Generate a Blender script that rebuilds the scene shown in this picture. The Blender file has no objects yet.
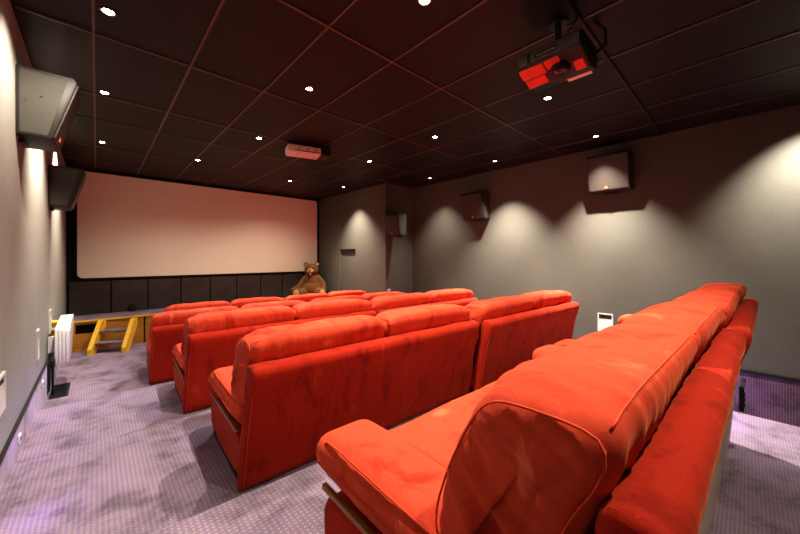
import bpy, bmesh, math, random
from mathutils import Vector, Matrix, noise
random.seed(4)
C = bpy.context.scene.collection
EYE = 2.0            # height of the eye above the lowest floor
PI = math.pi

# ------------------------------------------------------------------ materials
def new_mat(name):
    m = bpy.data.materials.new(name); m.use_nodes = True
    nt = m.node_tree
    return m, nt, nt.nodes['Principled BSDF']

def ramp(nt, fac, stops):
    r = nt.nodes.new('ShaderNodeValToRGB')
    e = r.color_ramp.elements
    while len(e) < len(stops): e.new(0.5)
    for i, (p, c) in enumerate(stops):
        e[i].position = p; e[i].color = (c[0], c[1], c[2], 1) if not isinstance(c, (int, float)) else (c, c, c, 1)
    nt.links.new(fac, r.inputs[0])
    return r.outputs[0]

def noise_tex(nt, scale, detail=4, rough=.55, vec=None, stretch=None, dist=0.0):
    n = nt.nodes.new('ShaderNodeTexNoise'); n.inputs['Scale'].default_value = scale
    n.inputs['Detail'].default_value = detail; n.inputs['Roughness'].default_value = rough
    n.inputs['Distortion'].default_value = dist
    if vec is None:
        vec = nt.nodes.new('ShaderNodeNewGeometry').outputs['Position']
    if stretch:
        mp = nt.nodes.new('ShaderNodeMapping'); mp.inputs['Scale'].default_value = stretch
        nt.links.new(vec, mp.inputs[0]); vec = mp.outputs[0]
    nt.links.new(vec, n.inputs['Vector'])
    return n.outputs['Fac']

def add_bump(nt, b, height, strength, dist=.01):
    bp = nt.nodes.new('ShaderNodeBump'); bp.inputs['Strength'].default_value = strength
    bp.inputs['Distance'].default_value = dist
    nt.links.new(height, bp.inputs['Height']); nt.links.new(bp.outputs[0], b.inputs['Normal'])

def simple(name, col, rough=.6, metal=0, var=.12, scale=14, bump=.0, spec=.5, emit=None, es=0):
    m, nt, b = new_mat(name)
    f = noise_tex(nt, scale, 5)
    c = ramp(nt, f, [(.3, tuple(x*(1-var) for x in col)), (.7, tuple(min(1, x*(1+var)) for x in col))])
    nt.links.new(c, b.inputs['Base Color'])
    b.inputs['Roughness'].default_value = rough; b.inputs['Metallic'].default_value = metal
    b.inputs['Specular IOR Level'].default_value = spec
    if bump: add_bump(nt, b, noise_tex(nt, scale*6, 3), bump)
    if emit:
        b.inputs['Emission Color'].default_value = (*emit, 1); b.inputs['Emission Strength'].default_value = es
    return m

def velour(name, lo, mid, hi, stretch=(1, 1, .45)):
    m, nt, b = new_mat(name)
    f = noise_tex(nt, 3.6, 7, .66, stretch=stretch, dist=.7)
    c = ramp(nt, f, [(.36, lo), (.47, mid), (.60, mid), (.66, hi)])
    nt.links.new(c, b.inputs['Base Color'])
    b.inputs['Roughness'].default_value = .85
    b.inputs['Specular IOR Level'].default_value = .15
    b.inputs['Sheen Weight'].default_value = .2
    b.inputs['Sheen Roughness'].default_value = .45
    b.inputs['Sheen Tint'].default_value = (1, .40, .18, 1)
    a = noise_tex(nt, 7, 4, .6, stretch=(1.6, 1, .5), dist=.6)
    g = noise_tex(nt, 260, 2, .6)
    mx = nt.nodes.new('ShaderNodeMath'); mx.operation = 'MULTIPLY_ADD'
    nt.links.new(g, mx.inputs[0]); mx.inputs[1].default_value = .06; nt.links.new(a, mx.inputs[2])
    add_bump(nt, b, mx.outputs[0], .35, .02)
    return m

M = {}
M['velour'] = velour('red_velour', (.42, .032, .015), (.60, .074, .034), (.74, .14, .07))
M['velour_shaded'] = velour('red_velour_shaded', (.26, .013, .006), (.38, .023, .009), (.50, .042, .018), (2.2, 2.2, .7))  # same red velour, darkened: shade on the sofa backs painted into the colour
M['piping'] = simple('red_piping', (.60, .06, .018), .8)
M['brass'] = simple('gold_strip', (.26, .15, .04), .4, .35)
M['black'] = simple('black_plastic', (.012, .011, .011), .45)
M['blackm'] = simple('black_matt', (.006, .005, .005), .85)
M['chrome'] = simple('chrome', (.7, .7, .7), .15, 1)
M['offwhite'] = simple('offwhite_metal', (.58, .56, .52), .5, 0, .03)
M['white'] = simple('white_plastic', (.72, .70, .66), .5, 0, .03)
M['screen'] = simple('screen_cloth', (.80, .73, .60), .9, 0, .01, 3, spec=.1)
M['yellowwood'] = simple('yellow_wood', (.85, .50, .05), .5)
M['pale_riser'] = simple('pale_riser_paint', (.85, .72, .62), .7, 0, .1, 6)
M['speaker'] = simple('speaker_cabinet', (.022, .020, .017), .55, 0, .1, 60, .1)
M['speaker_side'] = simple('speaker_side', (.048, .045, .036), .6, 0, .08, 60, .1)
M['grille'] = simple('speaker_grille', (.040, .031, .027), .5, 0, .06, 200, .15)
M['orange'] = simple('orange_badge', (.55, .07, .01), .5, emit=(1, .15, .02), es=.1)
M['bulb'] = simple('lamp_glow', (1, .9, .75), .5, emit=(1, .82, .6), es=60)
M['bulbdim'] = simple('lamp_glow_dim', (1, .9, .75), .5, emit=(1, .8, .55), es=14)
M['bulbcold'] = simple('lamp_glow_cold', (.9, 1, 1), .5, emit=(.85, 1, 1), es=90)
M['ring'] = simple('lamp_ring', (.05, .035, .03), .3, .6)
M['proj_red'] = simple('projector_red', (.75, .05, .02), .35)
M['proj_grey'] = simple('projector_grey', (.10, .085, .08), .4)
M['proj_white'] = simple('projector_white', (.66, .52, .48), .5)
M['lens'] = simple('lens_glass', (.02, .015, .02), .08)
M['fur'] = None

def wood():
    m, nt, b = new_mat('stage_wood')
    f = noise_tex(nt, 5, 6, .6, stretch=(.5, 1, 6), dist=1.5)
    c = ramp(nt, f, [(.3, (.30, .12, .012)), (.55, (.52, .24, .025)), (.75, (.62, .32, .05))])
    nt.links.new(c, b.inputs['Base Color']); b.inputs['Roughness'].default_value = .5
    return m
M['stagewood'] = wood()

def fur():
    m, nt, b = new_mat('brown_fur')
    f = noise_tex(nt, 24, 6, .7)
    c = ramp(nt, f, [(.3, (.05, .017, .002)), (.55, (.17, .062, .006)), (.75, (.28, .115, .015))])
    nt.links.new(c, b.inputs['Base Color']); b.inputs['Roughness'].default_value = 1
    b.inputs['Sheen Weight'].default_value = .1
    add_bump(nt, b, noise_tex(nt, 70, 4, .8), 1.0, .03)
    return m
M['fur'] = fur()
M['muzzle'] = simple('tan_fur', (.36, .23, .09), .95, 0, .3, 40, .6)

def wall_mat(k=1, name='wall_paint', t=(1, 1, 1)):
    m, nt, b = new_mat(name)
    f = noise_tex(nt, 90, 4, .7); g = noise_tex(nt, 1.3, 4, .6)
    c1 = ramp(nt, f, [(.3, (.112*k*t[0], .101*k*t[1], .086*k*t[2])), (.7, (.145*k*t[0], .132*k*t[1], .114*k*t[2]))])
    mul = nt.nodes.new('ShaderNodeMixRGB'); mul.blend_type = 'MULTIPLY'; mul.inputs[0].default_value = 1
    nt.links.new(c1, mul.inputs[1]); nt.links.new(ramp(nt, g, [(.3, .86), (.7, 1.0)]), mul.inputs[2])
    nt.links.new(mul.outputs[0], b.inputs['Base Color'])
    b.inputs['Roughness'].default_value = .62; b.inputs['Specular IOR Level'].default_value = .25
    add_bump(nt, b, f, .12, .004)
    return m
M['wall'] = wall_mat(.92, t=(.96, 1.02, 1.0))
M['wall_l'] = wall_mat(2.6, 'wall_paint_lit', (.95, 1.04, 1.10))  # same wall paint, made lighter: the left wall's bright light is in the colour

def ceil_mat():
    m, nt, b = new_mat('ceiling_board')
    f = noise_tex(nt, 1.6, 5, .6)
    c = ramp(nt, f, [(.3, (.007, .0045, .004)), (.7, (.014, .008, .007))])
    nt.links.new(c, b.inputs['Base Color']); b.inputs['Roughness'].default_value = .55
    b.inputs['Specular IOR Level'].default_value = .35
    return m
M['ceiling'] = ceil_mat()
M['grid'] = simple('ceiling_grid', (.13, .08, .065), .35, .3)
M['griddark'] = simple('ceiling_grid_dark', (.012, .008, .008), .6)

def panel_mat():
    m, nt, b = new_mat('dark_panelling')
    f = noise_tex(nt, 7, 6, .65)
    c = ramp(nt, f, [(.3, (.030, .022, .020)), (.65, (.052, .040, .036)), (.9, (.085, .068, .060))])
    nt.links.new(c, b.inputs['Base Color']); b.inputs['Roughness'].default_value = .6
    return m
M['panelling'] = panel_mat()

def carpet(name, base, dot, pitch=.023, vertical=None, dirt=.42):
    m, nt, b = new_mat(name)
    pos = nt.nodes.new('ShaderNodeNewGeometry').outputs['Position']
    sep = nt.nodes.new('ShaderNodeSeparateXYZ'); nt.links.new(pos, sep.inputs[0])
    def math_(op, a, bb=None, val=None):
        n = nt.nodes.new('ShaderNodeMath'); n.operation = op
        if isinstance(a, (int, float)): n.inputs[0].default_value = a
        else: nt.links.new(a, n.inputs[0])
        if bb is not None:
            if isinstance(bb, (int, float)): n.inputs[1].default_value = bb
            else: nt.links.new(bb, n.inputs[1])
        return n.outputs[0]
    ax = sep.outputs['X'] if vertical != 'x' else sep.outputs['Z']
    ay = sep.outputs['Y'] if vertical != 'y' else sep.outputs['Z']
    sx = math_('SINE', math_('MULTIPLY', ax, 2*PI/(pitch*2)))
    sy = math_('SINE', math_('MULTIPLY', ay, 2*PI/(pitch*2)))
    pr = math_('ABSOLUTE', math_('MULTIPLY', sx, sy))          # round bumps on a square grid
    d = ramp(nt, pr, [(.50, 0.0), (.90, 1.0)])
    st = noise_tex(nt, 3.4, 7, .68, vec=pos, dist=.25)
    stc = ramp(nt, st, [(.33, dirt), (.5, .92), (.7, 1.12)])
    fine = noise_tex(nt, 160, 3, .7, vec=pos)
    fc = ramp(nt, fine, [(.3, .75), (.7, 1.2)])
    mix = nt.nodes.new('ShaderNodeMixRGB'); nt.links.new(d, mix.inputs[0])
    mix.inputs[1].default_value = (*base, 1); mix.inputs[2].default_value = (*dot, 1)
    m1 = nt.nodes.new('ShaderNodeMixRGB'); m1.blend_type = 'MULTIPLY'; m1.inputs[0].default_value = 1
    nt.links.new(mix.outputs[0], m1.inputs[1]); nt.links.new(stc, m1.inputs[2])
    m2 = nt.nodes.new('ShaderNodeMixRGB'); m2.blend_type = 'MULTIPLY'; m2.inputs[0].default_value = 1
    nt.links.new(m1.outputs[0], m2.inputs[1]); nt.links.new(fc, m2.inputs[2])
    nt.links.new(m2.outputs[0], b.inputs['Base Color'])
    b.inputs['Roughness'].default_value = .95; b.inputs['Specular IOR Level'].default_value = .1
    b.inputs['Sheen Weight'].default_value = .15
    add_bump(nt, b, fine, .35, .004)
    return m
M['carpet'] = carpet('dotted_carpet', (.215, .175, .265), (.43, .27, .23))
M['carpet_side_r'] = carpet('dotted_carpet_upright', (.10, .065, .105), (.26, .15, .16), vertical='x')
M['carpet_side_l'] = carpet('dotted_carpet_upright_violet_lit', (.36, .27, .40), (.40, .30, .40), vertical='x')  # left skirting: even violet light mixed into the carpet's base colour

# ------------------------------------------------------------------ mesh helpers
def link(name, me, parent=None, mats=()):
    o = bpy.data.objects.new(name, me); C.objects.link(o)
    for m in mats: me.materials.append(m)
    if parent: o.parent = parent
    return o

def from_bm(name, bm, mat, parent=None, smooth=False, loc=None, rot=None, angle=None):
    bmesh.ops.recalc_face_normals(bm, faces=bm.faces)
    me = bpy.data.meshes.new(name); bm.to_mesh(me); bm.free()
    if smooth: me.shade_smooth()
    o = link(name, me, parent, [mat] if mat else [])
    if angle is not None:
        me.shade_smooth(); me.set_sharp_from_angle(angle=math.radians(angle))
    if loc: o.location = loc
    if rot: o.rotation_euler = rot
    return o

def box(bm, x0, x1, y0, y1, z0, z1, bev=0, mtx=None, seg=2):
    r = bmesh.ops.create_cube(bm, size=1)
    vs = r['verts']
    for v in vs:
        v.co = Vector(((x0+x1)/2+v.co.x*(x1-x0), (y0+y1)/2+v.co.y*(y1-y0), (z0+z1)/2+v.co.z*(z1-z0)))
    if bev:
        es = list({e for v in vs for e in v.link_edges})
        rb = bmesh.ops.bevel(bm, geom=es, offset=bev, segments=seg, affect='EDGES', profile=.5)
        vs = list({v for f in rb['faces'] for v in f.verts} | {v for v in vs if v.is_valid})
    if mtx: bmesh.ops.transform(bm, matrix=mtx, verts=vs)
    return vs

def boxobj(name, mat, parent, *a, bev=0, mtx=None, seg=2):
    bm = bmesh.new(); box(bm, *a, bev=bev, mtx=mtx, seg=seg)
    return from_bm(name, bm, mat, parent, angle=35 if bev else None)

def prism(bm, pts, a0, a1, axis='x'):
    """closed polygon extruded along an axis; pts are the two other coordinates in order"""
    def mk(p, a):
        return {'x': (a, p[0], p[1]), 'y': (p[0], a, p[1]), 'z': (p[0], p[1], a)}[axis]
    A = [bm.verts.new(mk(p, a0)) for p in pts]; B = [bm.verts.new(mk(p, a1)) for p in pts]
    n = len(pts)
    bm.faces.new(A); bm.faces.new(B[::-1])
    for i in range(n): bm.faces.new((A[i], B[i], B[(i+1) % n], A[(i+1) % n]))
    return A+B

def tube(bm, pts, r, seg=8, closed=False):
    pts = [Vector(p) for p in pts]; n = len(pts); rings = []
    up = Vector((0, 0, 1))
    for i, p in enumerate(pts):
        t = (pts[(i+1) % n if closed else min(i+1, n-1)] - pts[i-1 if closed or i else 0]).normalized()
        a = t.cross(up)
        if a.length < 1e-3: a = t.cross(Vector((1, 0, 0)))
        a.normalize(); b = t.cross(a)
        rings.append([bm.verts.new(p + (a*math.cos(2*PI*k/seg)+b*math.sin(2*PI*k/seg))*r) for k in range(seg)])
    for i in range(n if closed else n-1):
        A, B = rings[i], rings[(i+1) % n]
        for k in range(seg): bm.faces.new((A[k], A[(k+1) % seg], B[(k+1) % seg], B[k]))
    if not closed: bm.faces.new(rings[0][::-1]); bm.faces.new(rings[-1])

def cyl(bm, p0, p1, r0, r1=None, seg=24):
    r1 = r0 if r1 is None else r1
    p0, p1 = Vector(p0), Vector(p1); d = p1-p0
    q = d.to_track_quat('Z', 'Y').to_matrix().to_4x4()
    bmesh.ops.create_cone(bm, cap_ends=True, segments=seg, radius1=r0, radius2=r1, depth=d.length,
                          matrix=Matrix.Translation((p0+p1)/2) @ q)

def chaikin(pts, k=3):
    for _ in range(k):
        out = []
        n = len(pts)
        for i in range(n):
            a, b = Vector(pts[i]), Vector(pts[(i+1) % n])
            out += [a*.75+b*.25, a*.25+b*.75]
        pts = out
    return [Vector(p) for p in pts]

def resample(pts, n):
    L = [0]
    m = len(pts)
    for i in range(m): L.append(L[-1]+(pts[(i+1) % m]-pts[i]).length)
    out = []; j = 0
    for k in range(n):
        s = L[-1]*k/n
        while L[j+1] < s: j += 1
        t = (s-L[j])/max(1e-9, L[j+1]-L[j])
        out.append(pts[j].lerp(pts[(j+1) % m], t))
    return out

def spine_of(P):
    cen = sum(P, Vector((0, 0)))/len(P)
    sxx = sum((p.x-cen.x)**2 for p in P); syy = sum((p.y-cen.y)**2 for p in P); sxy = sum((p.x-cen.x)*(p.y-cen.y) for p in P)
    th0 = .5*math.atan2(2*sxy, sxx-syy); ax = Vector((math.cos(th0), math.sin(th0))); ay = Vector((-ax.y, ax.x))
    ha = max(abs((p-cen).dot(ax)) for p in P); hb = max(abs((p-cen).dot(ay)) for p in P); sl = max(0, ha-hb)*.95
    return lambda p: cen+ax*max(-sl, min(sl, (p-cen).dot(ax)))

def sweep(prof, a0, a1, r, nx=40, n=56, axis='x', puff=0, disp=None, smooth_k=3, capdome=.012, ncap=6):
    """a soft upholstered form: closed profile swept between a0 and a1, the ends rounded by r"""
    P = resample(chaikin([Vector(p) for p in prof], smooth_k), n)
    cen = sum(P, Vector((0, 0)))/n
    # inward offset directions
    nrm = []
    for i in range(n):
        t = (P[(i+1) % n]-P[i-1]).normalized(); q = Vector((-t.y, t.x))
        if q.dot(cen-P[i]) < 0: q = -q
        nrm.append(q)
    stations = []
    ne = 6
    for k in range(ne+1):
        th = PI/2*k/ne
        stations.append((a0 + r*(1-math.sin(th)), r*(1-math.cos(th)) if 0 else r*(1-math.sin(PI/2-th)) if 0 else 0))
    stations = []
    for k in range(ne+1):
        th = PI/2*k/ne
        stations.append((a0+r*(1-math.cos(th)), r*(1-math.sin(th))))
    for k in range(1, nx):
        stations.append((a0+r+(a1-a0-2*r)*k/nx, 0))
    for k in range(ne, -1, -1):
        th = PI/2*k/ne
        stations.append((a1-r*(1-math.cos(th)), r*(1-math.sin(th))))
    def mk(a, p): return Vector((a, p.x, p.y)) if axis == 'x' else Vector((p.x, a, p.y))
    spine = spine_of(P)   # the end caps close onto this line
    def ring(a, ins, sc=1):
        t = (a-a0)/(a1-a0); pf = puff*(1-(2*t-1)**4)
        out = []
        for p, q in zip(P, nrm):
            sp_ = spine(p); dd = max(1e-6, (sp_-p).length)
            pp = p.lerp(sp_, min(.92, ins/dd))
            pp = pp+(-q)*pf
            if sc < 1: pp = spine(pp).lerp(pp, sc)
            out.append(mk(a, pp))
        return out
    caps0 = [ring(a0-capdome*(1-s*s), r, s) for s in [.03+.95*q/ncap for q in range(ncap)]]
    caps1 = [ring(a1+capdome*(1-s*s), r, s) for s in [.03+.95*q/ncap for q in range(ncap-1, -1, -1)]]
    allr = caps0+[ring(a, i) for a, i in stations]+caps1
    bm = bmesh.new()
    V = [[bm.verts.new(c) for c in rg] for rg in allr]
    for i in range(len(V)-1):
        for k in range(n): bm.faces.new((V[i][k], V[i][(k+1) % n], V[i+1][(k+1) % n], V[i+1][k]))
    bm.faces.new(V[0]); bm.faces.new(V[-1][::-1])
    bmesh.ops.recalc_face_normals(bm, faces=bm.faces); bm.normal_update()
    if disp:
        ec = Vector((1, 0, 0)) if axis == 'x' else Vector((0, 1, 0))
        nrmv = {v: v.normal.copy() for v in bm.verts}
        for rg in V[:ncap]:
            for v in rg: nrmv[v] = -ec
        for rg in V[-ncap:]:
            for v in rg: nrmv[v] = ec
        moves = [(v, nrmv[v]*disp(v.co, nrmv[v])) for v in bm.verts]
        for v, d in moves: v.co += d
    return bm

def wrinkle(a0, a1, amp, seed, fx=11, fo=2.2):
    def f(p, nrm):
        s = Vector((seed, seed*.7, -seed))
        t = (p.x-a0)/(a1-a0); edge = max(0, 1-min(t, 1-t)/.22)
        w = noise.noise(Vector((p.x*fx, p.y*fo, p.z*fo))+s)
        w2 = noise.noise(Vector((p.x*fx*2.3+p.z*3, p.y*fo*1.6, p.z*fo*1.6))+s*2)
        big = noise.noise(Vector((p.x*2.4, p.y*2.6, p.z*2.6))+s*3)
        cap = min(1, abs(nrm.x)*1.1)**2
        # folds that run from the front seam down towards the rear
        d = p.z*.82-p.y*.57
        wf = max(0, min(1, (p.y+.02)/.22))
        wc = noise.noise(Vector((seed, d*11, (p.y*.8+p.z*.6)*2.2)))
        wc2 = noise.noise(Vector((seed*2, d*26, (p.y*.8+p.z*.6)*4)))
        body = amp*(.5+.8*edge)*(-abs(w)*1.2+.3 + w2*.35) + big*amp*1.1
        return body*(1-cap)+cap*amp*((.4-3.6*abs(wc))*wf+.9*wc2)
    return f

# ------------------------------------------------------------------ tagging
def tag(o, label, cat, group=None, kind=None):
    o['label'] = label; o['category'] = cat
    if group: o['group'] = group
    if kind: o['kind'] = kind
    return o
def thing(name, label, cat, loc=(0, 0, 0), rz=0, group=None):
    o = bpy.data.objects.new(name, None); C.objects.link(o)
    o.empty_display_size = .2
    o.location = loc; o.rotation_euler = (0, 0, rz)
    return tag(o, label, cat, group)
def struct(o):
    o['kind'] = 'structure'; return o
def sbox(name, mat, *a, bev=0):
    return struct(boxobj(name, mat, None, *a, bev=bev))
def copy_tree(o, parent=None):
    c = o.copy(); C.objects.link(c); c.parent = parent
    for ch in list(o.children): copy_tree(ch, c)
    return c

# ------------------------------------------------------------------ room shell (z given from the eye, E = floor offset)
Z = lambda z: z+EYE
XL, XR, YF, YB, XJ, YJ = -.447, 6.06, 9.25, -1.7, 5.12, 6.0
ZC = Z(1.8)
FL = dict(E=Z(-1.20), D=Z(-1.40), C=Z(-1.50), B=Z(-1.68), A=Z(-1.75), R=Z(-2.0))
YS = (1.76, 3.37, 4.74, 6.2)          # edges of the tiers
base = -.15
# tiers of the stepped floor
bm = bmesh.new()
prism(bm, [(XL, YB), (1.2, YB), (1.2, .29), (5.02, .175), (5.02, 1.42), (XL, 1.81)], base, FL['E'], 'z')
prism(bm, [(1.2, .20), (5.02, .085), (5.02, .175), (1.2, .29)], FL['E']-.02, FL['E'], 'z')
struct(from_bm('floor', bm, M['carpet']))
sbox('floor', M['carpet'], XL, 5.02, 1.30, YS[1], base, FL['D'])
sbox('floor', M['carpet'], XL, 5.02, YS[1], YS[2], base, FL['C'])
sbox('floor', M['carpet'], XL, 5.02, YS[2], YS[3], base, FL['B'])
sbox('floor', M['carpet'], XL, XJ, YS[3], YF, base, FL['A'])
sbox('floor', M['carpet'], 5.02, XR, .175, YJ, base-.05, FL['R'])
bm = bmesh.new()
prism(bm, [(1.2, YB), (XR, YB), (XR, .175), (5.02, .175), (1.2, .29)], base-.05, FL['R'], 'z')
struct(from_bm('floor', bm, M['carpet']))
# pale painted rear face of the top tier
bm = bmesh.new()
vv = [bm.verts.new(c) for c in ((1.2, .19, FL['E']-.001), (5.02, .075, FL['E']-.001), (5.02, .140, FL['R']), (1.2, .255, FL['R']),
                                (1.2, .20, FL['E']-.001), (5.02, .085, FL['E']-.001), (5.02, .150, FL['R']), (1.2, .265, FL['R']))]
for f in ((0, 1, 2, 3), (7, 6, 5, 4), (0, 4, 5, 1), (1, 5, 6, 2), (2, 6, 7, 3), (3, 7, 4, 0)): bm.faces.new([vv[k] for k in f])
struct(from_bm('trim_1', bm, M['pale_riser']))

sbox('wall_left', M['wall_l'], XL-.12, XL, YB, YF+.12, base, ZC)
sbox('wall_right', M['wall'], XR, XR+.12, YB, YJ, base, ZC)
sbox('wall_back', M['wall'], XL-.12, XR+.12, YB-.12, YB, base-.05, ZC)
sbox('wall_front', M['blackm'], XL, XJ, YF, YF+.12, base, ZC)
# projecting corner with the doorway cut in its long side
dy0, dy1, dz1 = 7.26, 8.03, Z(.22)
bm = bmesh.new()
box(bm, XJ, XR+.12, YJ, YJ+.12, base-.05, ZC)
box(bm, XJ, XJ+.14, YJ+.12, dy0, base, ZC)
box(bm, XJ, XJ+.14, dy1, YF+.12, base, ZC)
box(bm, XJ, XJ+.14, dy0, dy1, dz1, ZC)
bmesh.ops.remove_doubles(bm, verts=bm.verts, dist=1e-5)
struct(from_bm('wall_corner_side', bm, M['wall']))
door = sbox('door_1', M['wall'], XJ+.05, XJ+.09, dy0+.005, dy1-.005, FL['A'], dz1-.10)
boxobj('door_handle', M['chrome'], door, XJ+.015, XJ+.05, dy1-.07, dy1-.045, Z(-1.02), Z(-.84), bev=.004)
boxobj('door_edge_strip', M['chrome'], door, XJ+.03, XJ+.05, dy1-.02, dy1-.006, FL['A'], dz1-.1)
boxobj('door_header', M['black'], door, XJ+.02, XJ+.10, dy0+.002, dy1-.002, dz1-.10, dz1-.001)

sbox('ceiling', M['ceiling'], XL-.12, XR+.12, YB-.12, YF+.12, ZC, ZC+.1)
# ceiling grid strips
def strip(name, mat, x0, x1, y0, y1, z=.012):
    return sbox(name, mat, x0, x1, y0, y1, ZC-z, ZC)
bm = bmesh.new()
for x in (-.02, .645, 1.32, 1.985, 2.68, 3.38, 4.09, 4.83, 5.5):
    box(bm, x-.009, x+.009, YB+.02, YF-.02 if x < 5 else YJ-.02, ZC-.010, ZC-.0005)
struct(from_bm('trim_2', bm, M['grid']))
bm = bmesh.new()
for y in (-.5, 2.23, 3.58, 4.9, 5.8, 7.2, 8.4):
    box(bm, XL+.02, (XR if y < YJ else XJ)-.02, y-.010, y+.010, ZC-.012, ZC-.0005)
struct(from_bm('trim_3', bm, M['grid']))
sbox('trim_4', M['griddark'], XL+.02, XR-.02, .855, .885, ZC-.022, ZC-.0005)

# carpeted skirtings
sbox('baseboard_left', M['carpet_side_l'], XL+.0005, XL+.018, YB+.01, 8.43, FL['A'], Z(-1.25))
bm = bmesh.new()
box(bm, XL+.0005, XL+.024, YB+.01, 8.43, Z(-1.25), Z(-1.244))
struct(from_bm('trim_5', bm, M['griddark']))
sbox('baseboard_right', M['carpet_side_r'], XR-.018, XR-.0005, YB+.01, YJ-.01, FL['R'], Z(-1.475))
sbox('trim_6', M['blackm'], XR-.026, XR-.0005, YB+.01, YJ-.01, Z(-1.475), Z(-1.435))

# dark upright boards below the screen
bm = bmesh.new()
xs = [XL+.03]+[XL+.03+.02+.62*k for k in range(1, 9)]
for a, b in zip(xs[:-1], xs[1:]):
    box(bm, a+.01, min(b-.012, XJ-.03), YF-.03, YF-.001, Z(-1.18), Z(-.50), bev=.004)
struct(from_bm('trim_7', bm, M['panelling']))

# ------------------------------------------------------------------ screen
scr = thing('projection_screen', 'wide white cinema screen with rounded corners on the front wall', 'projection screen', (0, YF, 0))
def rrect(x0, x1, z0, z1, r, k=6):
    out = []
    for cx, cz, a in ((x1-r, z1-r, 0), (x0+r, z1-r, 90), (x0+r, z0+r, 180), (x1-r, z0+r, 270)):
        for i in range(k+1):
            t = math.radians(a+90*i/k); out.append((cx+r*math.cos(t), cz+r*math.sin(t)))
    return out
bm = bmesh.new(); prism(bm, rrect(-.29, 5.02, Z(-.43), Z(1.74), .09), -.075, -.055, 'y')
from_bm('screen_surface', bm, M['screen'], scr)
bm = bmesh.new(); prism(bm, rrect(-.325, 5.06, Z(-.47), Z(1.775), .12), -.055, -.001, 'y')
from_bm('screen_frame', bm, M['blackm'], scr)

# ------------------------------------------------------------------ stage
SY, SZ = 8.45, Z(-1.18)
st = thing('stage', 'low wooden stage topped with purple carpet under the screen', 'stage', (0, 0, 0))
bm = bmesh.new()
box(bm, XL+.002, XJ-.005, SY+.004, YF-.002, SZ-.03, SZ)
from_bm('carpet_top', bm, M['carpet'], st)
bm = bmesh.new()
box(bm, XL+.004, -.08, SY, SY+.03, FL['A'], SZ-.031)
box(bm, -.08, .92, SY, SY+.03, FL['A'], SZ-.031)
bmesh.ops.delete(bm, geom=bm.verts[:], context='VERTS')
vx0, vx1, vz0, vz1 = -.29, .02, Z(-1.43), Z(-1.26)
box(bm, XL+.004, vx0, SY, SY+.03, FL['A'], SZ-.031)
box(bm, vx1, .70, SY, SY+.03, FL['A'], SZ-.031)
box(bm, vx0, vx1, SY, SY+.03, FL['A'], vz0)
box(bm, vx0, vx1, SY, SY+.03, vz1, SZ-.031)
box(bm, .73, 2.6, SY, SY+.03, FL['A'], SZ-.031)
box(bm, 2.61, XJ-.006, SY, SY+.03, FL['A'], SZ-.031)
from_bm('front_panel', bm, M['stagewood'], st)
boxobj('nosing', M['yellowwood'], st, XL+.004, XJ-.006, SY-.02, SY+.003, SZ-.035, SZ-.002)
bm = bmesh.new()
box(bm, vx0, vx1, SY+.06, SY+.065, vz0, vz1)
for k in range(6):
    z = vz0+.015+k*(vz1-vz0-.02)/5
    box(bm, vx0, vx1, SY+.012, SY+.05, z, z+.004)
from_bm('vent_grille', bm, M['blackm'], st)
boxobj('panel_gap', M['blackm'], st, .70, .73, SY+.01, SY+.028, FL['A'], SZ-.031)

# wooden steps
sp = thing('wooden_steps', 'yellow wooden step unit with purple carpeted treads in front of the stage', 'steps', (.11, SY-.02, FL['A']), math.radians(-25))
H = SZ-FL['A']
for i, x in enumerate((0, .50)):
    bm = bmesh.new()
    prism(bm, [(-.02, H-.01), (-.16, H-.01), (-.50, .10), (-.50, 0), (-.36, 0), (-.02, H-.14)], x-.032, x+.032, 'x')
    o = from_bm('stringer', bm, M['yellowwood'], sp)
    bm = bmesh.new()
    for yy, zz in ((-.13, H-.07), (-.42, .1)):
        cyl(bm, (x-.036, yy, zz), (x+.036, yy, zz), .009, seg=10)
        from_bm('bolt', bm, M['black'], o); bm = bmesh.new()
    bm.free()
for k in range(2):
    zz = H*(2-k)/3; yy = -.13-.14*k
    boxobj('tread', M['carpet'], sp, .034, .466, yy-.13, yy+.09, zz-.035, zz, bev=.01)
boxobj('small_box', None, None, 0, 1, 0, 1, 0, 1) if 0 else None

# small black box on stage
o = boxobj('black_speaker_box', M['black'], None, .52, .62, YF-.16, YF-.05, SZ, SZ+.17, bev=.01)
tag(o, 'small black box standing on the stage below the screen', 'box')
bm = bmesh.new(); cyl(bm, (.57, YF-.161, SZ+.10), (.57, YF-.166, SZ+.10), .03)
from_bm('cone', bm, M['blackm'], o)

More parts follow.
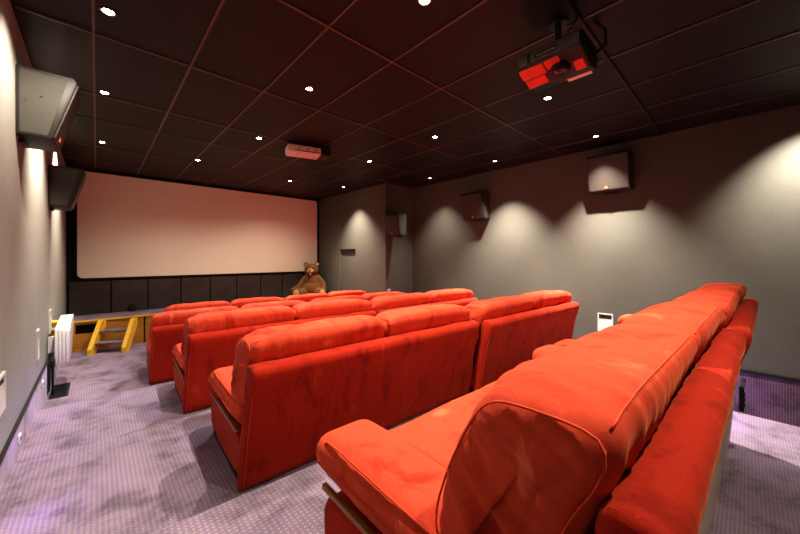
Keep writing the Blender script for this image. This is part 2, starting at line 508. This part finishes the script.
# ------------------------------------------------------------------ sofas
def sofa(label):
    t = thing('two_seat_sofa', label, 'sofa', group='red velour two-seat sofas in tiered rows')
    W = 2.14
    boxobj('plinth', M['blackm'], t, .012, W-.012, .03, .84, 0, .03)
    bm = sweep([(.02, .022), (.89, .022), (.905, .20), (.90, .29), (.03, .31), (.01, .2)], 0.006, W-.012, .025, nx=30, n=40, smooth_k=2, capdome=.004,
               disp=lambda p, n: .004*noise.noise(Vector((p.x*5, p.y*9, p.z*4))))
    from_bm('base_frame', bm, M['velour_shaded'], t, True)
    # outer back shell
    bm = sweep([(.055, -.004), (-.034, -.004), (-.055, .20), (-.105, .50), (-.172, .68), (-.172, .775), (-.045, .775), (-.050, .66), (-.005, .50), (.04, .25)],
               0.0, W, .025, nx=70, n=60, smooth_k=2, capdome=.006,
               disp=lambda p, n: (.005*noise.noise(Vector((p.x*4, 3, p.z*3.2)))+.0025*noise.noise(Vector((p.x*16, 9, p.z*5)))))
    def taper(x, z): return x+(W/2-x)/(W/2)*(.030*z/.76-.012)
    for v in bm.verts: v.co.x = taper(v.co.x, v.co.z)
    bp = from_bm('back_panel', bm, M['velour_shaded'], t, True)
    for x in (.018, W-.018):
        bm = bmesh.new()
        tube(bm, [(taper(x, z), y, z) for (y, z) in ((-.034, .03), (-.060, .20), (-.104, .46), (-.150, .655), (-.166, .715), (-.158, .758), (-.11, .772), (-.07, .766))], .0035, 6)
        from_bm('piping', bm, M['piping'], bp, True)
    for s, x0, x1 in ((0, 0.006, .29), (1, W-.29, W-.006)):
        bm = sweep([(.10, .31), (.96, .31), (1.015, .37), (1.005, .45), (.93, .485), (.6, .475), (.10, .465), (.05, .40)],
                   x0, x1, .075, nx=18, n=110, smooth_k=3, capdome=.008,
                   disp=lambda p, n: .005*noise.noise(Vector((p.x*5+s*9, p.y*4, 2)))+.0035*abs(n.x)*noise.noise(Vector((p.y*34, p.x*3, p.z*4))))
        a = from_bm('arm_pad', bm, M['velour'], t, True)
        xo = x0+.022 if s == 0 else x1-.022
        bm = bmesh.new(); tube(bm, [(xo, .30, .455), (xo, .55, .462), (xo, .80, .470), (xo, .90, .466), (xo, .945, .44), (xo, .962, .40)], .0035, 6)
        from_bm('piping', bm, M['piping'], a, True)
        sx = x0 if s == 0 else x1
        boxobj('gold_strip', M['brass'], t, sx-.004 if s == 0 else sx-.016, sx+.016 if s == 0 else sx+.004, .11, .90, .296, .316, bev=.003)
    hw = (W-.58)/2
    for i in range(2):
        x0 = .285+i*hw; x1 = x0+hw+.005
        bm = sweep([(.10, .26), (.89, .26), (.955, .31), (.945, .385), (.84, .425), (.45, .442), (.10, .44)],
                   x0, x1, .03, nx=26, n=70, smooth_k=3, capdome=.002, disp=lambda p, n: .006*noise.noise(Vector((p.x*3+i*7, p.y*3.5, 5))))
        from_bm('seat_cushion', bm, M['velour'], t, True)
    prof = [(.05, .43), (.335, .43), (.350, .52), (.310, .66), (.250, .80), (.195, .895), (.13, .925), (-.03, .925), (-.080, .900), (-.070, .82), (-.01, .70), (.03, .58)]
    for i in range(2):
        x0 = .016+i*(W/2-.014); x1 = x0+W/2-.020
        bm = sweep(prof, x0, x1, .075, nx=84, n=96, smooth_k=3, puff=.014, capdome=.014, ncap=18, disp=wrinkle(x0, x1, .014, 3.1+i*5))
        def droop(x, z):
            do, di = (x-x0, x1-x) if i == 0 else (x1-x, x-x0)
            return z-(.028*math.exp(-(max(do, 0)/.14)**2)+.024*math.exp(-(max(di, 0)/.08)**2))*max(0, (z-.5)/.45)
        for v in bm.verts: v.co.z = droop(v.co.x, v.co.z)
        c = from_bm('back_cushion', bm, M['velour'], t, True)
        P = resample(chaikin([Vector(p) for p in prof], 3), 60)
        cen = sum(P, Vector((0, 0)))/60
        for x in (x0+.075*(1-math.cos(math.radians(48)))-.006, x1-.075*(1-math.cos(math.radians(48)))+.006):
            bm = bmesh.new()
            ins = .075*(1-math.sin(math.radians(48)))
            pts = []
            for k, p in enumerate(P):
                sp_ = spine_of(P)(p); p = p.lerp(sp_, (ins-.006)/max(1e-6, (sp_-p).length)); pts.append((x, p.x, droop(x, p.y)))
            tube(bm, pts, .003, 6, True)
            from_bm('piping', bm, M['piping'], c, True)
        ki = max(range(60), key=lambda k: P[k].y*.75-P[k].x)     # rear top edge of the cushion
        pr = P[ki]; bm = bmesh.new()
        dn = (pr-cen).normalized()*.014
        fn = wrinkle(x0, x1, .014, 3.1+i*5)
        pts = []
        for k in range(40):
            x = x0+.05+(x1-x0-.10)*k/39
            q = Vector((x, pr.x, pr.y)); dd = fn(q, Vector((0, dn.x, dn.y)).normalized())
            t_ = (x-x0)/(x1-x0); pf = .014*(1-(2*t_-1)**4)
            o_ = (pr-cen).normalized()*(dd+pf-.0015)
            pts.append((x, pr.x+o_.x, droop(x, pr.y+o_.y)))
        tube(bm, pts, .003, 6)
        from_bm('piping', bm, M['piping'], c, True)
    return t

rows = [  # rear-left corner x, y, floor, direction in degrees, width factor
    ('E', .615, .235, FL['E'], -1.5, 1.02, -.02),
    ('D', .625, 2.065, FL['D'], -2.6, 1.005, -.10),
    ('C', .61, 3.68, FL['C'], -2.4, 1.02, -.06),
    ('B', .51, 5.36, FL['B'], -2.4, 1.04, -.03),
    ('A', .82, 6.66, FL['A'], -2.0, .955, -.02),
]
LAB = {
    ('E', 0): 'red velour sofa closest to the camera, seen from behind its large back cushion',
    ('E', 1): 'red velour sofa in the rearmost row, beyond the closest sofa, by the right wall',
    ('D', 0): 'red velour sofa showing its whole back, directly in front of the closest sofa',
    ('D', 1): 'red velour sofa on the wall side of the fourth row from the stage',
    ('C', 0): 'red velour sofa on the aisle side of the third row from the stage',
    ('C', 1): 'red velour sofa on the wall side of the third row from the stage',
    ('B', 0): 'red velour sofa on the aisle side of the second row from the stage',
    ('B', 1): 'red velour sofa on the wall side of the second row from the stage',
    ('A', 0): 'red velour sofa in the row next to the stage, nearer the wooden steps',
    ('A', 1): 'red velour sofa in the row next to the stage, in front of the teddy bear',
}
proto = None
for (r, x, y, z, ang, wf, jog) in rows:
    a = math.radians(ang)
    for k in range(2):
        if proto is None:
            o = proto = sofa(LAB[(r, k)])
        else:
            o = copy_tree(proto)
        o['label'] = LAB[(r, k)]
        L = 2.15*wf*k
        o.location = (x+L*math.cos(a), y+L*math.sin(a)+jog*k, z)
        o.rotation_euler = (0, 0, a)
        o.scale = (wf, 1, 1)

# ------------------------------------------------------------------ surround speakers
def speaker(label, loc, rz, w=.46, h=.52, d1=.33, d0=.19):
    """wall at local x=0, body grows along +x; y is the width, hangs on a bracket"""
    t = thing('surround_speaker', label, 'speaker', loc, rz, 'black wedge-shaped surround speakers on the walls')
    g = .0005
    bm = bmesh.new()
    prism(bm, [(g, 0), (d0, 0), (d1, h*.93), (d1-.02, h), (g, h)], 0, w, 'y')
    vs = bm.verts[:]
    bmesh.ops.bevel(bm, geom=bm.edges[:], offset=.008, segments=2, affect='EDGES', profile=.5)
    c = from_bm('cabinet', bm, M['speaker'], t, angle=30)
    # grille on the sloping front
    sl = (d1-d0)/(h*.93)
    def fx(z): return d0+sl*z
    bm = bmesh.new()
    prism(bm, [(fx(.02)-.004, .02), (fx(.02)+.012, .02), (fx(h*.91)+.012, h*.91), (fx(h*.91)-.004, h*.91)], .02, w-.02, 'y')
    gr = from_bm('grille', bm, M['grille'], t)
    bm = bmesh.new(); box(bm, fx(.05)+.008, fx(.05)+.02, w*.42, w*.42+.035, .035, .07)
    from_bm('badge', bm, M['orange'], gr)
    # recessed side panels with screws
    for yy, s in ((-.0015, 1), (w-.0015, -1)):
        bm = bmesh.new()
        prism(bm, [(g+.02, .02), (d0-.025, .02), (d1-.055, h-.035), (g+.02, h-.02)], yy, yy+.003, 'y')
        sd = from_bm('side_panel', bm, M['speaker_side'], t)
        bm = bmesh.new()
        cyl(bm, (g+.13, yy-.002 if s > 0 else yy+.002, h*.60), (g+.13, yy+.005, h*.60), .008, seg=10)
        from_bm('screw', bm, M['black'], sd); bm = bmesh.new()
        cyl(bm, (g+.05, yy-.002 if s > 0 else yy+.002, h*.50), (g+.05, yy+.005, h*.50), .005, seg=10)
        from_bm('screw', bm, M['black'], sd)
    bm = bmesh.new()
    box(bm, 0, .03, w*.3, w*.7, -.03, .004)
    from_bm('bracket', bm, M['black'], t)
    return t
speaker('large wedge speaker high on the left wall, closest to the camera', (XL, 3.74, Z(.93)), 0)
speaker('dark wedge speaker on the left wall beside the edge of the screen', (XL, 5.98, Z(.64)), 0)
speaker('brightly lit speaker on the right wall casting a broad dark shadow', (XR, 1.78, Z(1.04)), PI, w=.57, h=.56)
speaker('dark speaker on the right wall between two pools of light', (XR, 4.24, Z(.80)), PI, w=.52, h=.55)
speaker('smallest-looking dark speaker on the projecting wall corner left of the others', (5.36, YJ-.001, Z(.51)), PI, w=.48, h=.51, d1=.30, d0=.22)

# ------------------------------------------------------------------ recessed step lights, outlets
def steplight(label, loc, rz, w=.20, h=.22):
    t = thing('recessed_step_light', label, 'wall light', loc, rz, 'white recessed step lights in the side walls')
    bm = bmesh.new()
    f = .018
    box(bm, 0.0005, .014, 0, w, 0, f); box(bm, 0.0005, .014, 0, w, h-f, h)
    box(bm, 0.0005, .014, 0, f, f, h-f); box(bm, 0.0005, .014, w-f, w, f, h-f)
    from_bm('frame', bm, M['offwhite'], t)
    bm = bmesh.new()
    prism(bm, [(.013, f), (.0005, f), (.0005, h*.72), (.003, h*.72)], f, w-f, 'y')
    from_bm('reflector', bm, M['offwhite'], t)
    boxobj('slot', M['blackm'], t, .0005, .006, f+.004, w-f-.004, h*.72, h*.80)
    return t
steplight('white recessed step light on the right wall beyond the closest sofa', (XR, 1.70, Z(-1.22)), PI, .22, .30)
steplight('white recessed step light at the left edge of the picture, low on left wall', (XL, 3.10, Z(-.98)), 0, .20, .24)
steplight('white recessed step light in the middle of the left wall, above the skirting', (XL, 4.85, Z(-1.04)), 0, .16, .30)
steplight('white recessed step light on the left wall next to the radiator', (XL, 6.05, Z(-.98)), 0, .16, .30)

def outlet(label, loc, rz, w, h, mat='white', n=1, group=None):
    o = boxobj('wall_socket', M[mat], None, .0005, .012, -w/2, w/2, -h/2, h/2, bev=.003)
    o.location = loc; o.rotation_euler = (0, 0, rz)
    tag(o, label, 'socket', group)
    bm = bmesh.new()
    for k in range(n):
        cyl(bm, (.0115, 0, h*(.5*(k+.5)/n*2-.5)), (.0135, 0, h*(.5*(k+.5)/n*2-.5)), min(w, h/n)*.28, seg=14)
    from_bm('socket_hole', bm, M['black'], o)
outlet('small white socket in the carpeted skirting, closer to the camera', (XL+.018, 3.72, Z(-1.36)), 0, .07, .07)
outlet('small white socket in the carpeted skirting near the radiator', (XL+.018, 5.15, Z(-1.36)), 0, .07, .07)
outlet('small grey double socket low on the projecting wall corner', (5.22, YJ, Z(-.86)), -PI/2, .09, .16, 'white', 2)

# ------------------------------------------------------------------ radiator and neighbours on the left wall
rad = thing('radiator', 'white ribbed radiator on the left wall before the stage', 'radiator', (XL, 5.75, Z(-1.30)))
for k in range(4):
    bm = bmesh.new()
    g = .04*k
    prism(bm, [(0, 0), (.45, -.01), (.72, .05), (.95, .17), (1.06+g*.3, .32), (1.08+g*.3, .45), (1.0, .465), (.7, .455), (0, .42-g*.3)], .070+.032*k, .099+.032*k, 'x')
    bmesh.ops.bevel(bm, geom=bm.edges[:], offset=.005, segments=2, affect='EDGES', profile=.5)
    from_bm('panel', bm, M['white'], rad, angle=30)
boxobj('cross_pipe', M['white'], rad, .002, .18, .50, .53, .06, .09, bev=.01)
boxobj('cross_pipe', M['white'], rad, .002, .18, .50, .53, .33, .36, bev=.01)
bm = bmesh.new(); box(bm, .001, .065, .2, .24, .1, .3); box(bm, .001, .065, .85, .89, .1, .3)
from_bm('bracket', bm, M['white'], rad)
bm = bmesh.new(); tube(bm, [(.06, -.05, -.35), (.06, -.05, .02), (.06, -.02, .05), (.075, .05, .05)], .014, 10)
cyl(bm, (.06, -.05, -.02), (.06, -.05, .05), .02)
from_bm('valve_pipe', bm, M['black'], rad, angle=40)
ws = thing('wooden_bracket', 'short yellow wooden bracket on the left wall beside the radiator', 'bracket', (XL, 6.30, Z(-1.08)))
bm = bmesh.new(); prism(bm, [(.001, 0), (.02, 0), (.055, .17), (.055, .20), (.001, .20)], 0, .04, 'y')
from_bm('bracket_arm', bm, M['yellowwood'], ws)
boxobj('shelf_board', M['yellowwood'], ws, .001, .065, -.03, .14, .20, .22)
vt = thing('floor_vent', 'black rectangular vent in the carpet below the radiator', 'vent', (XL+.02, 5.62, FL['B']+.0005))
boxobj('vent_frame', M['blackm'], vt, .01, .17, 0, .56, 0, .006)
bm = bmesh.new()
for k in range(14): box(bm, .03, .15, .03+k*.037, .045+k*.037, .006, .010)
from_bm('slat', bm, M['black'], vt)
bx = thing('wall_niche', 'dark upright opening in the skirting under the radiator', 'opening', (XL+.018, 5.62, Z(-1.62)))
boxobj('niche_back', M['blackm'], bx, .0005, .006, 0, .34, 0, .36)
bm = bmesh.new(); tube(bm, [(.012, .05, .02), (.015, .06, .2), (.012, .08, .34)], .008, 8)
from_bm('pipe', bm, M['black'], bx, angle=40)

# ------------------------------------------------------------------ black box with chrome lever behind the closest row
cb = thing('seat_mechanism', 'black and chrome mechanism box below the far end of the closest row', 'mechanism', (4.93, .05, Z(-1.62)))
boxobj('housing', M['black'], cb, 0, .085, -.02, .018, 0, .25, bev=.006)
bm = bmesh.new()
for z in (.06, .12, .17): box(bm, -.004, .09, -.028, -.018, z, z+.018)
from_bm('black_bar', bm, M['blackm'], cb)
boxobj('chrome_plate', M['chrome'], cb, .02, .075, -.03, .010, .255, .35, bev=.004)

# ------------------------------------------------------------------ projectors
pj = thing('ceiling_projector', 'large red and black projector hanging from the ceiling on a pole', 'projector', (2.42, .78, 0))
L = .46
bm = bmesh.new()   # dark upper body
prism(bm, [(0, Z(1.455)), (0, Z(1.56)), (.03, Z(1.585)), (.33, Z(1.585)), (.36, Z(1.55)), (.36, Z(1.42)), (.20, Z(1.385))], 0, L, 'y')
bmesh.ops.bevel(bm, geom=bm.edges[:], offset=.012, segments=2, affect='EDGES', profile=.5)
body = from_bm('housing', bm, M['black'], pj, angle=30)
boxobj('side_band', M['proj_grey'], pj, -.008, .004, .01, L-.01, Z(1.475), Z(1.555), bev=.003)
boxobj('band_gap', M['blackm'], pj, -.010, .002, .355, .378, Z(1.477), Z(1.553))
plq = boxobj('name_plate', M['blackm'], pj, -.011, .002, .16, .32, Z(1.492), Z(1.526))
bm = bmesh.new()
random.seed(8)
y = .305
while y > .175:          # pale unreadable lettering
    w = random.choice((.006, .009, .011))
    box(bm, -.0125, -.010, y-w, y-w+.003, Z(1.500), Z(1.516)); box(bm, -.0125, -.010, y-.003, y, Z(1.500), Z(1.512))
    box(bm, -.0125, -.010, y-w, y, Z(1.506), Z(1.509)); y -= w+.007
from_bm('lettering', bm, M['proj_white'], plq)
# sloping red underside panels
def slopez(x): return 1.455-(x/.20)*.070
for (x0, x1, ya, yb) in ((.006, .10, .27, L-.006), (.108, .19, .29, L-.012), (.006, .085, .155, .262), (.10, .19, .02, .09)):
    bm = bmesh.new()
    prism(bm, [(x0, Z(slopez(x0))+.004), (x0, Z(slopez(x0))-.010), (x1, Z(slopez(x1))-.010), (x1, Z(slopez(x1))+.004)], ya, yb, 'y')
    bmesh.ops.bevel(bm, geom=bm.edges[:], offset=.004, segments=1, affect='EDGES')
    from_bm('red_panel', bm, M['proj_red'], pj)
bm = bmesh.new(); cyl(bm, (.12, .18, Z(1.42)), (.10, .18, Z(1.375)), .072, .06, 32)
lens = from_bm('lens_ring', bm, M['black'], pj, angle=40)
bm = bmesh.new(); cyl(bm, (.10, .18, Z(1.376)), (.0995, .18, Z(1.372)), .048, .04, 32)
from_bm('lens', bm, M['lens'], lens, angle=40)
boxobj('pale_strip', M['pale_riser'], pj, .30, .345, .03, .20, Z(1.402), Z(1.412))
bm = bmesh.new(); box(bm, .06, .30, .10, .34, Z(1.586), Z(1.60)); cyl(bm, (.18, .22, Z(1.60)), (.18, .22, Z(1.785)), .022)
cyl(bm, (.18, .22, Z(1.785)), (.18, .22, Z(1.7995)), .07)
from_bm('ceiling_pole', bm, M['black'], pj, angle=40)
bm = bmesh.new(); tube(bm, [(.10, .12, Z(1.586)), (.07, .10, Z(1.64)), (.10, .06, Z(1.70)), (.12, .08, Z(1.799))], .007, 8)
from_bm('cable', bm, M['black'], pj, angle=60); bm = bmesh.new()
tube(bm, [(.30, .02, Z(1.50)), (.34, -.06, Z(1.58)), (.36, -.05, Z(1.70)), (.34, .02, Z(1.799))], .012, 8)
from_bm('cable', bm, M['black'], pj, angle=60)

p2 = thing('ceiling_projector', 'slim pink-lit white projector fixed under the ceiling before the screen', 'projector', (2.47, 4.86, Z(1.63)), math.radians(-16))
bm = bmesh.new(); box(bm, -.30, .20, -.16, .16, 0, .11, bev=.015); from_bm('housing', bm, M['proj_white'], p2, angle=30)
bm = bmesh.new()
for k in range(3): cyl(bm, (-.14+.13*k, -.162, .06), (-.14+.13*k, -.157, .06), .013, seg=12)
from_bm('screw', bm, M['black'], p2)
boxobj('side_recess', M['proj_grey'], p2, -.20, .19, -.164, -.155, .015, .03)
boxobj('mount_plate', M['black'], p2, .19, .36, -.13, .15, .01, .15, bev=.01)
bm = bmesh.new(); box(bm, -.02, .10, -.06, .06, .11, .1695); from_bm('ceiling_bracket', bm, M['black'], p2)
bm = bmesh.new(); cyl(bm, (-.18, .16, .055), (-.18, .20, .055), .04); ln = from_bm('lens_ring', bm, M['black'], p2, angle=40)
boxobj('end_cap', M['white'], p2, -.315, -.298, -.13, .10, .02, .09, bev=.004)

# ------------------------------------------------------------------ downlights
def downlight(x, y, label, col=(1, .80, .58), power=60, size=100, blend=.75, mat='bulb', tgt=None):
    t = thing('ceiling_downlight', label, 'ceiling light', (x, y, ZC), 0, 'round recessed downlights in the dark ceiling')
    bm = bmesh.new()
    n = 24
    rr = [(.052, -.0005), (.052, -.007), (.040, -.009), (.034, -.0005)]
    V = [[bm.verts.new((r*math.cos(2*PI*k/n), r*math.sin(2*PI*k/n), z)) for k in range(n)] for r, z in rr]
    for i in range(len(V)-1):
        for k in range(n): bm.faces.new((V[i][k], V[i][(k+1) % n], V[i+1][(k+1) % n], V[i+1][k]))
    from_bm('ring', bm, M['ring'], t, angle=40)
    bm = bmesh.new(); cyl(bm, (0, 0, -.0045), (0, 0, -.001), .032, seg=20)
    b = from_bm('lamp', bm, M[mat], t, angle=40)
    ld = bpy.data.lights.new('spot', 'SPOT'); ld.energy = power; ld.color = col
    ld.spot_size = math.radians(size); ld.spot_blend = blend; ld.shadow_soft_size = .02
    lo = bpy.data.objects.new('lamp_beam', ld); C.objects.link(lo); lo.parent = t; lo.location = (0, 0, -.03)
    if tgt: lo.rotation_euler = Vector(tgt).to_track_quat('-Z', 'Y').to_euler()
    return t
POW = 180
cols = {0: [(.06, 'left side column nearest the left wall'), (1.68, 'second column from the left wall'), (3.70, 'third column from the left wall')]}
G = [
 (.06, 6.9, 'downlight by the left wall, closest to the screen corner'),
 (.06, 4.8, 'downlight by the left wall, above the large speaker, dimmer of two'),
 (.06, 3.2, 'large bright downlight at the top of the picture beside the left speaker'),
 (.06, 1.3, None),  # added unseen lamp, brightens the near part of the left wall
 (1.37, 6.97, 'downlight in front of the left half of the screen'),
 (1.79, 5.05, 'cold white downlight, the brightest, left of the slim projector'),
 (1.66, 3.2, 'downlight between the cold white lamp and the top centre lamp'),
 (1.68, 1.55, 'bright downlight at the top edge, left of the hanging projector'),
 (3.34, 7.4, 'downlight just below the slim projector, close to the screen'),
 (3.74, 4.84, 'downlight right of the slim projector'),
 (3.70, 3.2, 'downlight in the middle of the right half of the ceiling'),
 (3.73, 1.55, 'bright downlight right below the hanging red projector'),
 (4.63, 7.1, 'small downlight above the doorway by the screen'),
]
for (x, y, lb) in G:
    if lb is None: lb = 'added downlight out of view by the left wall, brightening it'
    cold = (x, y) == (1.79, 5.05)
    left = x < .1
    front = y > 6.5 and not left
    k = 1.0; size = 104; blend = 1
    if x == 4.63: front = False; k = 4.5; size = 92
    if left: k = .95 if 2 < y < 4 else 2.7; size = 88
    elif front: k = 1.2; size = 144
    elif (x, y) == (1.68, 1.55): k = 2.4; size = 130
    elif cold: k = 1.6; size = 122
    elif x == 1.66: k = 1.6; size = 116
    downlight(x, y, lb, (.88, .95, 1) if cold else (1, .87, .72), POW*k, size, blend, 'bulbcold' if cold else 'bulb', (-.48, .35, -1) if left and 2 < y < 4 else (-.6, .15, -1) if left else None)
for (x, y, lb) in ((5.55, 4.95, 'dim downlight by the right wall, closest to the wall corner'),
                   (5.45, 3.24, 'dim downlight by the right wall, between the two dark speakers'),
                   (5.43, 1.55, 'dim downlight by the right wall above the lit speaker'),
                   (5.45, -.55, 'downlight by the right wall beyond the right edge of the picture')):
    downlight(x, y, lb, (1, .90, .78), POW*(1.7 if y > 4 else 3.2 if y < 0 else 8), 88, 1, 'bulbdim', (.4, 0, -1) if y < 0 else None)
for (x, y) in ((1.68, -.45), (3.72, -.45)):
    downlight(x, y, 'downlight over the back of the room, %s' % ('behind the aisle end of the closest sofa' if x < 2 else 'behind the wall end of the closest row'), (1, .85, .68), POW*(1.6 if x < 2 else .35), 130, 1, 'bulb')

# violet glow along the skirtings
def glow(loc, col, power, size=.05):
    ld = bpy.data.lights.new('glow', 'POINT'); ld.energy = power; ld.color = col; ld.shadow_soft_size = size
    o = bpy.data.objects.new('violet_glow', ld); C.objects.link(o); o.location = loc
for y in (2.6, 3.5, 4.4, 5.3):
    glow((XL+.22, y, Z(-1.28)), (.42, .24, 1), .9, .08)
glow((XR-.35, .25, Z(-1.7)), (.40, .18, 1), 5)

# ------------------------------------------------------------------ teddy bear
def bear():
    t = thing('teddy_bear', 'giant brown teddy bear sitting on the stage at the screen corner', 'teddy bear', (4.60, 8.74, SZ+.03), math.radians(-36)); t.scale = (1.07, 1.07, 1.07)
    # body: metaball-like joined surface via voxel remesh of ellipsoids
    bm = bmesh.new()
    def ell(c, r, rot=(0, 0, 0)):
        m = Matrix.Translation(c) @ Matrix.Rotation(rot[2], 4, 'Z') @ Matrix.Rotation(rot[1], 4, 'Y') @ Matrix.Rotation(rot[0], 4, 'X') @ Matrix.Diagonal((*r, 1))
        bmesh.ops.create_uvsphere(bm, u_segments=24, v_segments=16, radius=1, matrix=m)
    def limb(p, q, r0, r1, k=9):
        p, q = Vector(p), Vector(q)
        for i in range(k+1):
            s = i/k; ell(p.lerp(q, s), (r0+(r1-r0)*s,)*3)
    ell((0, .03, .22), (.27, .22, .24)); ell((0, .04, .40), (.215, .18, .24)); ell((0, .03, .55), (.15, .13, .12))
    ell((0, 0, .74), (.195, .165, .155)); ell((-.11, -.04, .68), (.07, .08, .07)); ell((.11, -.04, .68), (.07, .08, .07))
    ell((0, -.14, .70), (.085, .09, .07))
    limb((-.15, .03, .52), (-.30, -.05, .30), .085, .075); limb((-.30, -.05, .30), (-.44, -.14, .19), .075, .065); ell((-.46, -.15, .175), (.075, .075, .085))
    limb((.15, .03, .52), (.30, .0, .36), .085, .08); limb((.30, 0, .36), (.33, -.06, .22), .08, .08); ell((.335, -.07, .20), (.08, .08, .085))
    limb((-.13, -.02, .12), (-.30, -.30, .11), .125, .105); ell((-.32, -.34, .13), (.11, .08, .13))
    limb((.13, -.02, .12), (.30, -.30, .11), .125, .105); ell((.32, -.34, .13), (.11, .08, .13))
    me = bpy.data.meshes.new('body'); bm.to_mesh(me); bm.free()
    o = link('body', me, t, [M['fur']])
    md = o.modifiers.new('r', 'REMESH'); md.mode = 'VOXEL'; md.voxel_size = .022; md.use_smooth_shade = True
    sm = o.modifiers.new('s', 'SMOOTH'); sm.factor = .6; sm.iterations = 5
    def sph(name, c, r, mat, par=t, cut=None):
        bm = bmesh.new(); bmesh.ops.create_uvsphere(bm, u_segments=20, v_segments=14, radius=1, matrix=Matrix.Translation(c) @ Matrix.Diagonal((*r, 1)))
        return from_bm(name, bm, mat, par, True)
    for s in (-1, 1):
        e = sph('ear', (s*.155, .01, .875), (.06, .035, .06), M['fur']); sph('inner_ear', (s*.155, -.020, .872), (.038, .014, .038), M['muzzle'], e)
        sph('eye', (s*.072, -.155, .775), (.018, .014, .02), M['black'])
        sph('foot_pad', (s*.33, -.405, .13), (.075, .022, .09), M['muzzle'])
    mz = sph('muzzle', (0, -.19, .695), (.085, .065, .065), M['muzzle'])
    sph('nose', (0, -.25, .72), (.03, .018, .022), M['black'], mz)
    sph('tongue', (0, -.205, .615), (.026, .03, .03), simple('pink_tongue', (.75, .3, .25), .6), mz)
bear()

# ------------------------------------------------------------------ camera
cam = bpy.data.cameras.new('camera'); co = bpy.data.objects.new('camera', cam); C.objects.link(co)
co.location = (0, 0, EYE); co.rotation_euler = (math.radians(90), 0, math.radians(-43))
cam.sensor_width = 36; cam.lens = 325/800*36; cam.shift_y = -.0125; cam.clip_start = .02
bpy.context.scene.camera = co

w = bpy.data.worlds.new('world'); bpy.context.scene.world = w; w.use_nodes = True
w.node_tree.nodes['Background'].inputs[0].default_value = (.02, .018, .02, 1)
sc = bpy.context.scene
sc.view_settings.view_transform = 'Standard'
sc.view_settings.look = 'Medium High Contrast'
sc.view_settings.exposure = 0
sc.cycles.max_bounces = 8; sc.cycles.diffuse_bounces = 5
sc.cycles.use_denoising = True
sc.cycles.sample_clamp_indirect = 6
